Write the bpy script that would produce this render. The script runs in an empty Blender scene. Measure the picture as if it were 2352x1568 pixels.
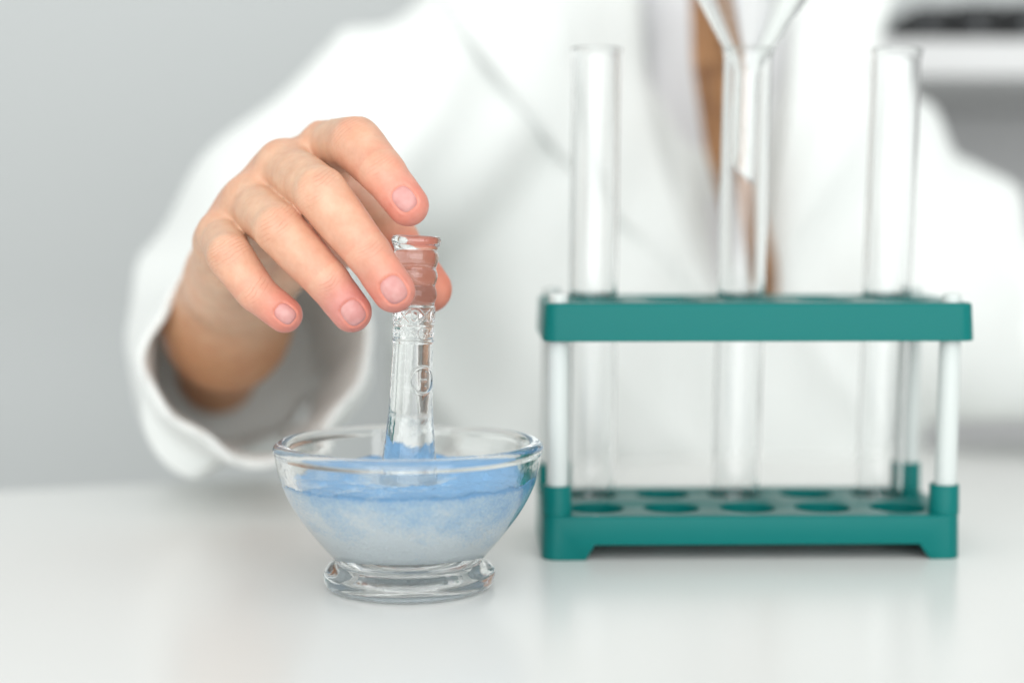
import bpy, bmesh, math, random
import numpy as np
from mathutils import Vector, Matrix, Euler

random.seed(4)
rng = np.random.default_rng(7)
S = 0.001                      # everything below is written in millimetres
C = bpy.context.scene.collection
scn = bpy.context.scene

# ------------------------------------------------------------------ camera
CAM_H, PITCH = 121.0, math.radians(4.59)
cam_d = bpy.data.cameras.new('camera')
cam = bpy.data.objects.new('camera', cam_d)
C.objects.link(cam)
cam.location = (0, 0, CAM_H * S)
cam.rotation_euler = (math.pi / 2 - PITCH, 0, 0)
cam_d.sensor_width = 36.0
cam_d.lens = 56.0
cam_d.clip_start, cam_d.clip_end = 0.02, 50
cam_d.dof.use_dof = True
cam_d.dof.focus_distance = 0.508
cam_d.dof.aperture_fstop = 3.0
cam_d.dof.aperture_blades = 0
scn.camera = cam

# ------------------------------------------------------------------ light
world = bpy.data.worlds.new('World')
scn.world = world
world.use_nodes = True
world.node_tree.nodes['Background'].inputs[0].default_value = (0.97, 1.0, 0.985, 1)
world.node_tree.nodes['Background'].inputs[1].default_value = 0.70


def area(name, loc, target, sx, sy, power, col=(1, 1, 1)):
    ld = bpy.data.lights.new(name, 'AREA')
    ld.shape = 'RECTANGLE'
    ld.size, ld.size_y = sx * S, sy * S
    ld.energy = power
    ld.color = col
    o = bpy.data.objects.new(name, ld)
    C.objects.link(o)
    o.location = Vector(loc) * S
    o.rotation_euler = (Vector(target) - Vector(loc)).to_track_quat('-Z', 'Y').to_euler()
    return o


area('overhead_key', (420, -150, 1150), (0, 760, 60), 1900, 1400, 5.0, (1.0, 0.985, 0.96))  # unseen overhead soft lamp, added as key and set forward for the coat
area('soft_box', (-1150, -150, 800), (-20, 600, 60), 1300, 1100, 3.5, (1.0, 0.98, 0.95))
area('front_fill', (150, -1300, 420), (40, 800, 60), 2600, 1500, 30.0, (0.97, 0.99, 1.0))  # broad fill lamp added behind the camera to brighten the coat front
scn.view_settings.view_transform = 'Standard'
scn.view_settings.look = 'None'
scn.view_settings.exposure = 0.14
scn.view_settings.gamma = 1.0
scn.cycles.use_denoising = True
scn.cycles.max_bounces = 24
scn.cycles.transmission_bounces = 20
scn.cycles.glossy_bounces = 12
scn.cycles.diffuse_bounces = 6
scn.cycles.transparent_max_bounces = 16
scn.cycles.caustics_reflective = True
scn.cycles.caustics_refractive = True
scn.cycles.blur_glossy = 0.6
scn.cycles.sample_clamp_indirect = 8.0

# ------------------------------------------------------------------ helpers
FPX = 3660.0


def P(px, py, d):
    """point at distance d (mm, along the table) seen at pixel px,py of a 2352 px wide view"""
    cy, sy = math.cos(PITCH), math.sin(PITCH)
    x, u = px - 1176.0, 784.0 - py
    v = np.array([x, FPX * cy + u * sy, -FPX * sy + u * cy])
    v *= d / v[1]
    return np.array([v[0], v[1], v[2] + CAM_H])


def tag(o, label=None, cat=None, group=None, kind=None):
    if label: o['label'] = label
    if cat: o['category'] = cat
    if group: o['group'] = group
    if kind: o['kind'] = kind
    return o


def empty(name, loc, label, cat, group=None):
    o = bpy.data.objects.new(name, None)
    C.objects.link(o)
    o.empty_display_size = 0.02
    o.location = Vector(loc) * S
    return tag(o, label, cat, group)


def link(name, me, mat=None, parent=None):
    """mesh in world millimetres already scaled to metres -> one object"""
    o = bpy.data.objects.new(name, me)
    C.objects.link(o)
    if mat is not None:
        for m in (mat if isinstance(mat, (list, tuple)) else [mat]):
            me.materials.append(m)
    if parent is not None:
        o.parent = parent
        inv = Matrix.Translation(-Vector(world_loc(parent)))
        me.transform(inv)
    return o


def world_loc(o):
    v = Vector((0, 0, 0))
    while o is not None:
        v += o.location
        o = o.parent
    return v


def mesh_np(name, verts, faces, smooth=True):
    """verts (n,3) in mm; faces (m,4) or (m,3) int arrays, or list of lists"""
    me = bpy.data.meshes.new(name)
    verts = np.asarray(verts, dtype=np.float64) * S
    if isinstance(faces, np.ndarray):
        n, k = faces.shape
        me.vertices.add(len(verts))
        me.vertices.foreach_set('co', verts.astype(np.float32).ravel())
        me.loops.add(n * k)
        me.loops.foreach_set('vertex_index', faces.astype(np.int32).ravel())
        me.polygons.add(n)
        me.polygons.foreach_set('loop_start', np.arange(0, n * k, k, dtype=np.int32))
        me.update(calc_edges=True)
    else:
        me.from_pydata([tuple(v) for v in verts], [], faces)
        me.update()
    me.validate()
    if smooth:
        me.polygons.foreach_set('use_smooth', np.ones(len(me.polygons), dtype=bool))
    return me


def recalc(me):
    bm = bmesh.new(); bm.from_mesh(me)
    bmesh.ops.recalc_face_normals(bm, faces=bm.faces)
    bm.to_mesh(me); bm.free()
    return me


def grid_faces(nu, nv, wrap_u=False, wrap_v=False):
    U = nu if wrap_u else nu - 1
    V = nv if wrap_v else nv - 1
    i, j = np.meshgrid(np.arange(U), np.arange(V), indexing='ij')
    i2, j2 = (i + 1) % nu, (j + 1) % nv
    return np.stack([i * nv + j, i2 * nv + j, i2 * nv + j2, i * nv + j2], -1).reshape(-1, 4)


# ------------------------------------------------------------------ materials
def mat(name, col=(0.8, 0.8, 0.8), rough=0.5, **kw):
    m = bpy.data.materials.new(name)
    m.use_nodes = True
    b = m.node_tree.nodes['Principled BSDF']
    b.inputs['Base Color'].default_value = (*col, 1)
    b.inputs['Roughness'].default_value = rough
    for k, v in kw.items():
        b.inputs[k.replace('_', ' ')].default_value = v
    return m


def N(m, kind, **kw):
    n = m.node_tree.nodes.new(kind)
    for k, v in kw.items():
        setattr(n, k, v)
    return n


def L(m, a, b):
    m.node_tree.links.new(a, b)


def bsdf(m):
    return m.node_tree.nodes['Principled BSDF']


def add_bump(m, scale, strength, dist, detail=4.0, coord='Object', rough_var=0.0):
    tc = N(m, 'ShaderNodeTexCoord')
    nz = N(m, 'ShaderNodeTexNoise')
    nz.inputs['Scale'].default_value = scale
    nz.inputs['Detail'].default_value = detail
    bp = N(m, 'ShaderNodeBump')
    bp.inputs['Strength'].default_value = strength
    bp.inputs['Distance'].default_value = dist
    L(m, tc.outputs[coord], nz.inputs['Vector'])
    L(m, nz.outputs['Fac'], bp.inputs['Height'])
    L(m, bp.outputs['Normal'], bsdf(m).inputs['Normal'])
    if rough_var:
        mr = N(m, 'ShaderNodeMapRange')
        r0 = bsdf(m).inputs['Roughness'].default_value
        mr.inputs['To Min'].default_value = max(0.0, r0 - rough_var)
        mr.inputs['To Max'].default_value = r0 + rough_var
        L(m, nz.outputs['Fac'], mr.inputs['Value'])
        L(m, mr.outputs['Result'], bsdf(m).inputs['Roughness'])
    return nz, tc


def mix_cols(m, c1, c2, scale, detail=4, lo=0.35, hi=0.65):
    tc = N(m, 'ShaderNodeTexCoord')
    nz = N(m, 'ShaderNodeTexNoise')
    nz.inputs['Scale'].default_value = scale
    nz.inputs['Detail'].default_value = detail
    rp = N(m, 'ShaderNodeValToRGB')
    rp.color_ramp.elements[0].position = lo
    rp.color_ramp.elements[1].position = hi
    rp.color_ramp.elements[0].color = (*c1, 1)
    rp.color_ramp.elements[1].color = (*c2, 1)
    L(m, tc.outputs['Object'], nz.inputs['Vector'])
    L(m, nz.outputs['Fac'], rp.inputs['Fac'])
    L(m, rp.outputs['Color'], bsdf(m).inputs['Base Color'])


GL = dict(Transmission_Weight=1.0, IOR=1.5)
GT = dict(Transmission_Weight=1.0, IOR=1.44)
M = {}
M['glass'] = mat('clear_glass', (0.985, 0.995, 0.99), 0.0, **GL)
M['tube_glass'] = mat('tube_glass', (0.995, 0.998, 0.998), 0.0, **GT)
M['pressed_glass'] = mat('pressed_glass', (0.985, 0.995, 0.99), 0.015, **GL)
add_bump(M['pressed_glass'], 200, 0.12, 0.0005, 3)
M['ground_glass'] = mat('ground_glass', (0.98, 0.99, 0.99), 0.06, **GL)
add_bump(M['ground_glass'], 420, 0.15, 0.0005, 4)
M['bowl_glass'] = mat('bowl_glass', (0.985, 0.995, 0.99), 0.01, **GL)
add_bump(M['bowl_glass'], 90, 0.14, 0.0010, 3)
M['green'] = mat('green_plastic', (0.0025, 0.155, 0.144), 0.34, Specular_IOR_Level=0.16, Subsurface_Weight=0.08)
bsdf(M['green']).inputs['Subsurface Radius'].default_value = (0.001, 0.003, 0.003)
add_bump(M['green'], 900, 0.06, 0.0003, 3, rough_var=0.08)
M['post'] = mat('white_plastic_post', (0.62, 0.66, 0.645), 0.3, Subsurface_Weight=0.4)
bsdf(M['post']).inputs['Subsurface Radius'].default_value = (0.004, 0.004, 0.004)
add_bump(M['post'], 300, 0.05, 0.0003)
M['table'] = mat('white_laminate', (0.80, 0.805, 0.79), 0.24)
add_bump(M['table'], 700, 0.02, 0.0002, rough_var=0.03)
M['table_edge'] = mat('white_edge_band', (0.78, 0.78, 0.77), 0.35)
add_bump(M['table_edge'], 400, 0.04, 0.0003)
M['metal'] = mat('grey_table_leg', (0.55, 0.56, 0.57), 0.35, Metallic=0.8)
add_bump(M['metal'], 400, 0.04, 0.0003)
M['wall'] = mat('painted_wall', (0.53, 0.55, 0.55), 0.85)
add_bump(M['wall'], 220, 0.12, 0.001)
M['floor'] = mat('grey_floor', (0.42, 0.42, 0.41), 0.5)
mix_cols(M['floor'], (0.38, 0.38, 0.37), (0.46, 0.46, 0.45), 14)
M['shelf'] = mat('white_shelf_board', (0.62, 0.62, 0.62), 0.45)
add_bump(M['shelf'], 120, 0.05, 0.0005)
M['panel'] = mat('grey_panel', (0.52, 0.52, 0.525), 0.6)
add_bump(M['panel'], 120, 0.05, 0.0005)
M['black'] = mat('black_plastic', (0.006, 0.007, 0.008), 0.6)
add_bump(M['black'], 200, 0.05, 0.0005)
M['black_label'] = mat('grey_spine', (0.03, 0.033, 0.036), 0.5)
add_bump(M['black_label'], 200, 0.05, 0.0005)
M['coat'] = mat('white_cotton', (0.76, 0.78, 0.765), 0.9, Sheen_Weight=0.15, Subsurface_Weight=0.1)
bsdf(M['coat']).inputs['Subsurface Radius'].default_value = (0.004, 0.004, 0.004)
add_bump(M['coat'], 900, 0.25, 0.0008, 2)
M['shirt'] = mat('lilac_shirt', (0.68, 0.675, 0.69), 0.9)
add_bump(M['shirt'], 700, 0.25, 0.0008, 2)
M['hair'] = mat('brown_hair', (0.20, 0.085, 0.03), 0.45)
mix_cols(M['hair'], (0.20, 0.085, 0.028), (0.40, 0.20, 0.08), 120)
M['button'] = mat('white_button', (0.7, 0.72, 0.7), 0.35)
add_bump(M['button'], 300, 0.05, 0.0003)

# skin ----------------------------------------------------------------
sk = mat('skin', (0.7, 0.45, 0.32), 0.43, Subsurface_Weight=0.13)
bs = bsdf(sk)
bs.inputs['Subsurface Radius'].default_value = (0.0040, 0.0015, 0.0008)
bs.inputs['Specular IOR Level'].default_value = 0.5
a_col = N(sk, 'ShaderNodeAttribute', attribute_name='skin_tone')
tc = N(sk, 'ShaderNodeTexCoord')
n1 = N(sk, 'ShaderNodeTexNoise'); n1.inputs['Scale'].default_value = 170; n1.inputs['Detail'].default_value = 5
L(sk, tc.outputs['Object'], n1.inputs['Vector'])
mr = N(sk, 'ShaderNodeMapRange')
mr.inputs['From Min'].default_value, mr.inputs['From Max'].default_value = 0.3, 0.7
mr.inputs['To Min'].default_value, mr.inputs['To Max'].default_value = 0.93, 1.06
L(sk, n1.outputs['Fac'], mr.inputs['Value'])
mx = N(sk, 'ShaderNodeVectorMath', operation='MULTIPLY')
L(sk, a_col.outputs['Color'], mx.inputs[0]); L(sk, mr.outputs['Result'], mx.inputs[1])
# blotchy uneven colour: red follows a slow noise, fine speckle on top
n4 = N(sk, 'ShaderNodeTexNoise'); n4.inputs['Scale'].default_value = 120; n4.inputs['Detail'].default_value = 6; n4.inputs['Roughness'].default_value = 0.7
L(sk, tc.outputs['Object'], n4.inputs['Vector'])
rp4 = N(sk, 'ShaderNodeValToRGB')
rp4.color_ramp.elements[0].position, rp4.color_ramp.elements[1].position = 0.33, 0.68
rp4.color_ramp.elements[0].color = (1.03, 1.07, 1.08, 1); rp4.color_ramp.elements[1].color = (0.97, 0.85, 0.80, 1)
L(sk, n4.outputs['Fac'], rp4.inputs['Fac'])
mx4 = N(sk, 'ShaderNodeVectorMath', operation='MULTIPLY')
L(sk, mx.outputs[0], mx4.inputs[0]); L(sk, rp4.outputs['Color'], mx4.inputs[1])
# joint creases: attribute holds (u along finger mm, v across mm, mask)
a_cr = N(sk, 'ShaderNodeAttribute', attribute_name='joint_uv')
sep = N(sk, 'ShaderNodeSeparateXYZ'); L(sk, a_cr.outputs['Vector'], sep.inputs[0])
n2 = N(sk, 'ShaderNodeTexNoise'); n2.inputs['Scale'].default_value = 160; n2.inputs['Detail'].default_value = 2
L(sk, tc.outputs['Object'], n2.inputs['Vector'])
def math_n(op, a, b=None, clamp=False):
    n = N(sk, 'ShaderNodeMath', operation=op); n.use_clamp = clamp
    for i, x in enumerate((a, b)):
        if x is None: continue
        if isinstance(x, (int, float)): n.inputs[i].default_value = x
        else: L(sk, x, n.inputs[i])
    return n.outputs[0]
v2 = math_n('MULTIPLY', sep.outputs[1], sep.outputs[1])
bend = math_n('MULTIPLY', v2, 0.03)
wob = math_n('MULTIPLY', math_n('SUBTRACT', n2.outputs['Fac'], 0.5), 2.6)
ph = math_n('ADD', math_n('ADD', sep.outputs[0], wob), bend)
sn = math_n('SINE', math_n('MULTIPLY', ph, 4.6))
line = math_n('POWER', math_n('MAXIMUM', sn, 0.0), 4.0)
n3 = N(sk, 'ShaderNodeTexNoise'); n3.inputs['Scale'].default_value = 210; n3.inputs['Detail'].default_value = 1
L(sk, tc.outputs['Object'], n3.inputs['Vector'])
brk = math_n('MULTIPLY', math_n('SUBTRACT', n3.outputs['Fac'], 0.30), 4.0, clamp=True)
crease = math_n('MULTIPLY', math_n('MULTIPLY', line, brk), sep.outputs[2])
mc = N(sk, 'ShaderNodeMix', data_type='RGBA')
mc.inputs[7].default_value = (0.46, 0.15, 0.08, 1)
L(sk, math_n('MULTIPLY', crease, 0.36), mc.inputs[0])
L(sk, mx4.outputs[0], mc.inputs[6])
L(sk, mc.outputs[2], bs.inputs['Base Color'])
# fine skin grain
vo = N(sk, 'ShaderNodeTexVoronoi'); vo.inputs['Scale'].default_value = 1000
L(sk, tc.outputs['Object'], vo.inputs['Vector'])
n5 = N(sk, 'ShaderNodeTexNoise'); n5.inputs['Scale'].default_value = 620; n5.inputs['Detail'].default_value = 5; n5.inputs['Roughness'].default_value = 0.65
L(sk, tc.outputs['Object'], n5.inputs['Vector'])
hgt = math_n('SUBTRACT', math_n('ADD', math_n('MULTIPLY', vo.outputs['Distance'], 0.35), math_n('MULTIPLY', n5.outputs['Fac'], 0.9)), math_n('MULTIPLY', crease, 1.2))
bp = N(sk, 'ShaderNodeBump'); bp.inputs['Strength'].default_value = 0.32; bp.inputs['Distance'].default_value = 0.0003
L(sk, hgt, bp.inputs['Height']); L(sk, bp.outputs['Normal'], bs.inputs['Normal'])
M['skin'] = sk
M['nail'] = mat('fingernail', (0.76, 0.43, 0.42), 0.36, Subsurface_Weight=0.2)
bsdf(M['nail']).inputs['Subsurface Radius'].default_value = (0.002, 0.001, 0.001)
mix_cols(M['nail'], (0.56, 0.245, 0.225), (0.62, 0.325, 0.30), 240, 2)

# powder ----------------------------------------------------------------
pw = mat('blue_powder', (0.4, 0.6, 0.85), 0.95)
tc = N(pw, 'ShaderNodeTexCoord')
nz = N(pw, 'ShaderNodeTexNoise'); nz.inputs['Scale'].default_value = 70; nz.inputs['Detail'].default_value = 6
nz.inputs['Roughness'].default_value = 0.62
mp = N(pw, 'ShaderNodeMapping'); mp.inputs['Scale'].default_value = (1, 1, 1.5)
L(pw, tc.outputs['Object'], mp.inputs[0]); L(pw, mp.outputs[0], nz.inputs['Vector'])
sx = N(pw, 'ShaderNodeSeparateXYZ'); L(pw, tc.outputs['Object'], sx.inputs[0])
def pm(op, a, b):
    n = N(pw, 'ShaderNodeMath', operation=op)
    for i, x in enumerate((a, b)):
        if isinstance(x, (int, float)): n.inputs[i].default_value = x
        else: L(pw, x, n.inputs[i])
    return n.outputs[0]
# more dye near the top of the heap and to the right, where it was stirred in
gx = pm('MULTIPLY', sx.outputs[0], 5.0)
gz = pm('MULTIPLY', pm('SUBTRACT', sx.outputs[2], 0.0295), 34.0)
gn = N(pw, 'ShaderNodeTexNoise'); gn.inputs['Scale'].default_value = 1300; gn.inputs['Detail'].default_value = 2
L(pw, tc.outputs['Object'], gn.inputs['Vector'])
grain = pm('MULTIPLY', pm('SUBTRACT', gn.outputs['Fac'], 0.5), 0.7)
f = pm('ADD', grain, pm('ADD', pm('ADD', pm('MULTIPLY', pm('SUBTRACT', nz.outputs['Fac'], 0.5), 1.25), gx), pm('ADD', pm('ADD', gz, pm('MINIMUM', pm('MAXIMUM', pm('MULTIPLY', pm('SUBTRACT', sx.outputs[2], 0.0345), 260.0), 0.0), 0.4)), 0.40)))
rp = N(pw, 'ShaderNodeValToRGB')
rp.color_ramp.elements[0].position = 0.1; rp.color_ramp.elements[0].color = (0.80, 0.87, 0.91, 1)
rp.color_ramp.elements[1].position = 0.95; rp.color_ramp.elements[1].color = (0.22, 0.48, 0.81, 1)
e = rp.color_ramp.elements.new(0.55); e.color = (0.50, 0.69, 0.87, 1)
L(pw, f, rp.inputs['Fac']); L(pw, rp.outputs['Color'], bsdf(pw).inputs['Base Color'])
nb = N(pw, 'ShaderNodeTexNoise'); nb.inputs['Scale'].default_value = 900; nb.inputs['Detail'].default_value = 3
L(pw, tc.outputs['Object'], nb.inputs['Vector'])
bp = N(pw, 'ShaderNodeBump'); bp.inputs['Strength'].default_value = 0.8; bp.inputs['Distance'].default_value = 0.0010
L(pw, nb.outputs['Fac'], bp.inputs['Height']); L(pw, bp.outputs['Normal'], bsdf(pw).inputs['Normal'])
M['powder'] = pw


# ------------------------------------------------------------------ box / prism builders
def bm_box(bm, c, s, bevel=0.0, rz=0.0, seg=2):
    r = bmesh.ops.create_cube(bm, size=1.0)
    vs = r['verts']
    bmesh.ops.scale(bm, vec=Vector(s), verts=vs)
    if bevel:
        es = list({e for v in vs for e in v.link_edges})
        o = bmesh.ops.bevel(bm, geom=es, offset=bevel, segments=seg, profile=0.5, affect='EDGES')
        vs = list(set(o['verts']) | {v for v in vs if v.is_valid})
    bmesh.ops.rotate(bm, cent=(0, 0, 0), matrix=Matrix.Rotation(rz, 3, 'Z'), verts=vs)
    bmesh.ops.translate(bm, vec=Vector(c), verts=vs)


def bm_obj(name, bm, m, parent=None, smooth=False):
    me = bpy.data.meshes.new(name)
    bmesh.ops.scale(bm, vec=(S, S, S), verts=bm.verts)
    bmesh.ops.recalc_face_normals(bm, faces=bm.faces)
    bm.to_mesh(me); bm.free()
    if smooth:
        me.polygons.foreach_set('use_smooth', np.ones(len(me.polygons), dtype=bool))
    return link(name, me, m, parent)


def box_obj(name, c, s, m, parent=None, bevel=0.0, rz=0.0):
    bm = bmesh.new(); bm_box(bm, c, s, bevel, rz)
    return bm_obj(name, bm, m, parent)


# ------------------------------------------------------------------ setting
bm = bmesh.new(); bm_box(bm, (0, 600, -760), (6000, 5000, 20))
tag(bm_obj('floor', bm, M['floor']), kind='structure')
bm = bmesh.new(); bm_box(bm, (0, 1343, 600), (6000, 100, 2700))
tag(bm_obj('back_wall', bm, M['wall']), kind='structure')

# table: far edge runs slightly away from the viewer towards the right
t = empty('table', (0, 500, -750), 'glossy white table top the mortar and green rack stand on', 'table')
e0, e1 = np.array([-224.0, 691.0]), np.array([273.0, 848.0])
dr = (e1 - e0) / np.linalg.norm(e1 - e0)
a, b = e0 - dr * 560, e1 + dr * 560
nrm = np.array([dr[1], -dr[0]])
poly = [a, b, b + nrm * 900, a + nrm * 900]
bm = bmesh.new()
vt = [bm.verts.new((p[0], p[1], 0)) for p in poly]
f = bm.faces.new(vt)
r = bmesh.ops.extrude_face_region(bm, geom=[f])
bmesh.ops.translate(bm, vec=(0, 0, -26), verts=[x for x in r['geom'] if isinstance(x, bmesh.types.BMVert)])
bmesh.ops.bevel(bm, geom=list(bm.edges), offset=2.0, segments=3, affect='EDGES')
bm_obj('table_top', bm, M['table'], t)
for p in ((poly[0] + (nrm + dr) * 70), (poly[1] + (nrm - dr) * 70), (poly[2] + (-nrm - dr) * 70), (poly[3] + (-nrm + dr) * 70)):
    box_obj('leg', (p[0], p[1], -388), (40, 40, 724), M['metal'], t, 3.0, math.atan2(dr[1], dr[0]))

# shelf on the wall, top right
t = empty('wall_shelf', (700, 1280, 200), 'white wall shelf behind the right shoulder, black boxes on it', 'shelf')
zs = P(2250, 90, 990)[2]; zb = P(2250, 178, 990)[2]
x0 = P(1880, 100, 1050)[0]
box_obj('board', ((x0 + 1500) / 2, 1140, (zs + zb) / 2), (1500 - x0, 300, zs - zb), M['shelf'], t, 2.0)
box_obj('back_panel', ((x0 + 1500) / 2, 1282, zb - 260), (1500 - x0 - 30, 20, 516), M['panel'], t, 1.0)  # plain grey sheet under the board
for px0, px1, lab in ((2098, 2188, 'small black box at the left end of the row on the white shelf'),
                      (2200, 2300, 'black box in the middle of the row on the white shelf'),
                      (2312, 2440, 'wide black box at the right end of the row on the white shelf')):
    xa, xb = P(px0, 60, 1005)[0], P(px1, 60, 1005)[0]
    h = P(2150, 14 if px0 < 2190 else 8, 1005)[2] - zs
    o = empty('black_box', ((xa + xb) / 2, 1042, zs), lab, 'box', 'black boxes in a row on the wall shelf')
    box_obj('case', ((xa + xb) / 2, 1042, zs + h / 2 + 0.2), (xb - xa, 80, h), M['black'], o, 3.0)
    box_obj('front_plate', ((xa + xb) / 2 - 4, 1000.5, zs + h / 2), ((xb - xa) * 0.35, 4, h * 0.5), M['black_label'], o, 0.8)


# ------------------------------------------------------------------ lathe
def lathe_np(prof, n=96, center=(0, 0, 0), closed_axis=True):
    prof = np.asarray(prof, float)
    th = np.linspace(0, 2 * np.pi, n, endpoint=False)
    r, z = prof[:, 0], prof[:, 1]
    X = r[None, :] * np.cos(th)[:, None]
    Y = r[None, :] * np.sin(th)[:, None]
    Z = np.repeat(z[None, :], n, 0)
    V = np.stack([X, Y, Z], -1).reshape(-1, 3) + np.asarray(center)
    return V, grid_faces(n, len(prof), wrap_u=True)


def resample(pts, step):
    pts = np.asarray(pts, float)
    seg = np.linalg.norm(np.diff(pts, axis=0), axis=1)
    s = np.concatenate([[0], np.cumsum(seg)])
    n = max(2, int(s[-1] / step) + 1)
    t = np.linspace(0, s[-1], n)
    return np.stack([np.interp(t, s, pts[:, 0]), np.interp(t, s, pts[:, 1])], -1)


def smooth_curve(pts, it=2):
    pts = np.asarray(pts, float)
    for _ in range(it):
        q = 0.75 * pts[:-1] + 0.25 * pts[1:]
        w = 0.25 * pts[:-1] + 0.75 * pts[1:]
        mid = np.empty((2 * len(q), 2)); mid[0::2] = q; mid[1::2] = w
        pts = np.vstack([pts[:1], mid, pts[-1:]])
    return pts


def weld(me, d=1e-7):
    bm = bmesh.new(); bm.from_mesh(me)
    bmesh.ops.remove_doubles(bm, verts=bm.verts, dist=d)
    bmesh.ops.dissolve_degenerate(bm, edges=bm.edges, dist=d)
    bmesh.ops.recalc_face_normals(bm, faces=bm.faces)
    for f in bm.faces: f.smooth = True
    bm.to_mesh(me); bm.free()
    return me


# ------------------------------------------------------------------ mortar
MC = np.array([-33.6, 513.0, 0.0])
inner = smooth_curve([(0, 11.2), (9, 11.4), (17, 13.2), (24, 17.0), (30.5, 23.0), (35.3, 30.5), (37.9, 38.5), (38.8, 44.0)], 2)
rim = smooth_curve([(38.8, 44.0), (38.9, 46.6), (40.2, 47.7), (42.2, 47.5), (43.6, 46.4), (43.9, 44.9), (43.3, 43.7)], 2)
outer = smooth_curve([(43.3, 43.7), (42.9, 41.0), (41.3, 34.2), (38.6, 28.0), (35.0, 22.4), (30.4, 16.5), (26.2, 11.6), (24.1, 9.4)], 2)
foot = smooth_curve([(24.1, 9.4), (23.3, 8.7), (23.2, 8.3), (24.0, 7.7), (26.4, 6.8), (27.9, 5.4), (28.1, 3.6), (27.7, 1.4), (26.8, 0.5), (25.4, 0.25), (23.6, 0.8), (22.5, 2.2), (14, 3.0), (0, 3.2)], 2)
prof = np.vstack([inner, rim[1:], outer[1:], foot[1:]])
n_in = len(inner)
prof[0, 0] = 0.0
NM = 180
V, F = lathe_np(prof, NM)
# pouring lip at the back, slight unevenness of pressed glass
th = np.arctan2(V[:, 1], V[:, 0]); rr = np.hypot(V[:, 0], V[:, 1])
lip = np.exp(-((th - 1.25) / 0.19) ** 2) * np.clip((V[:, 2] - 33) / 13, 0, 1) ** 1.6
V[:, 0] += np.cos(1.25) * 4.2 * lip; V[:, 1] += np.sin(1.25) * 4.2 * lip; V[:, 2] -= 1.6 * lip
wv = 0.10 * np.sin(3 * th + 0.4) + 0.07 * np.sin(7 * th + V[:, 2] * 0.2)
k = (rr > 1) * 1.0
V[:, 0] += np.cos(th) * wv * k; V[:, 1] += np.sin(th) * wv * k
V += MC
me = mesh_np('mortar', V, F)
mi = np.zeros(len(F), dtype=np.int32)
mi[(F % len(prof)).max(1) < n_in - 3] = 1
o = link('mortar', me, [M['bowl_glass'], M['ground_glass']])
me.polygons.foreach_set('material_index', mi)
weld(me)
tag(o, 'clear pressed glass mortar bowl on a round foot holding blue powder', 'mortar')

# ------------------------------------------------------------------ powder in the mortar
iz = inner[:, 1]; ir = inner[:, 0]
def r_in(z):
    return np.interp(z, iz, ir)
NT, NR, NS = 160, 60, 34
th = np.linspace(0, 2 * np.pi, NT, endpoint=False)
def hgt_top(x, y):
    h = 36.4 + 0.015 * y + 0.015 * x - 3.6 * np.exp(-(x * x + (y - 1) ** 2) / 200.0)                       # heaped towards the back wall
    h = h + 0.55 * np.sin(x * 0.31 + 0.5) * np.sin(y * 0.37 + 1.1) + 0.35 * np.sin(x * 0.83 + y * 0.2) * np.cos(y * 0.71)
    h = h + 0.22 * np.sin(x * 1.9 + y * 1.3) * np.sin(y * 2.3 - x * 0.6)
    return h
def shrink(thv, z):
    # the packed powder has pulled away from the glass low on the right
    right = np.clip(np.cos(thv + 0.35), 0, 1) ** 1.5
    low = np.clip((35 - z) / 16, 0, 1)
    return 1.014 - 0.0 * right * low
rows = []
# radius at which the top meets the bowl, per angle
edge_r = np.zeros(NT); edge_z = np.zeros(NT)
for i, tt in enumerate(th):
    r = 37.0
    for _ in range(30):
        z = hgt_top(r * np.cos(tt), r * np.sin(tt))
        r = 0.5 * r + 0.5 * ((r_in(z) - 0.1) * shrink(tt, z))
    edge_r[i], edge_z[i] = r, hgt_top(r * np.cos(tt), r * np.sin(tt))
verts = np.zeros((NT, NR + NS, 3))
for j in range(NR):
    q = (j / (NR - 1)) ** 0.8
    x = edge_r * q * np.cos(th); y = edge_r * q * np.sin(th)
    z = hgt_top(x, y) + rng.normal(0, 0.05, NT)
    verts[:, j] = np.stack([x, y, z], -1)
for j in range(NS):
    q = (j + 1) / NS
    z = edge_z + (11.25 - edge_z) * (1 - (1 - q) ** 1.6)
    rr = np.maximum((r_in(z) - 0.1) * np.array([shrink(t_, z_) for t_, z_ in zip(th, z)]), 0.0)
    rr = rr * (1 - 0.004 * np.abs(np.sin(9 * th + z)))
    if j == NS - 1: rr[:] = 0; z = z * 0 + 10.85
    verts[:, NR + j] = np.stack([rr * np.cos(th), rr * np.sin(th), np.where(rr < 18.5, np.interp(rr, ir, iz) + 0.7, z - 0.35 * q ** 2)], -1)
verts[:, 0, 2] = verts[:, 0, 2].mean()
me = mesh_np('powder', verts.reshape(-1, 3), grid_faces(NT, NR + NS, wrap_u=True))
weld(me)
o = link('blue_powder', me, M['powder'])
o.location = Vector(MC) * S
tag(o, 'pale blue powder heaped inside the glass mortar', 'powder')

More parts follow.
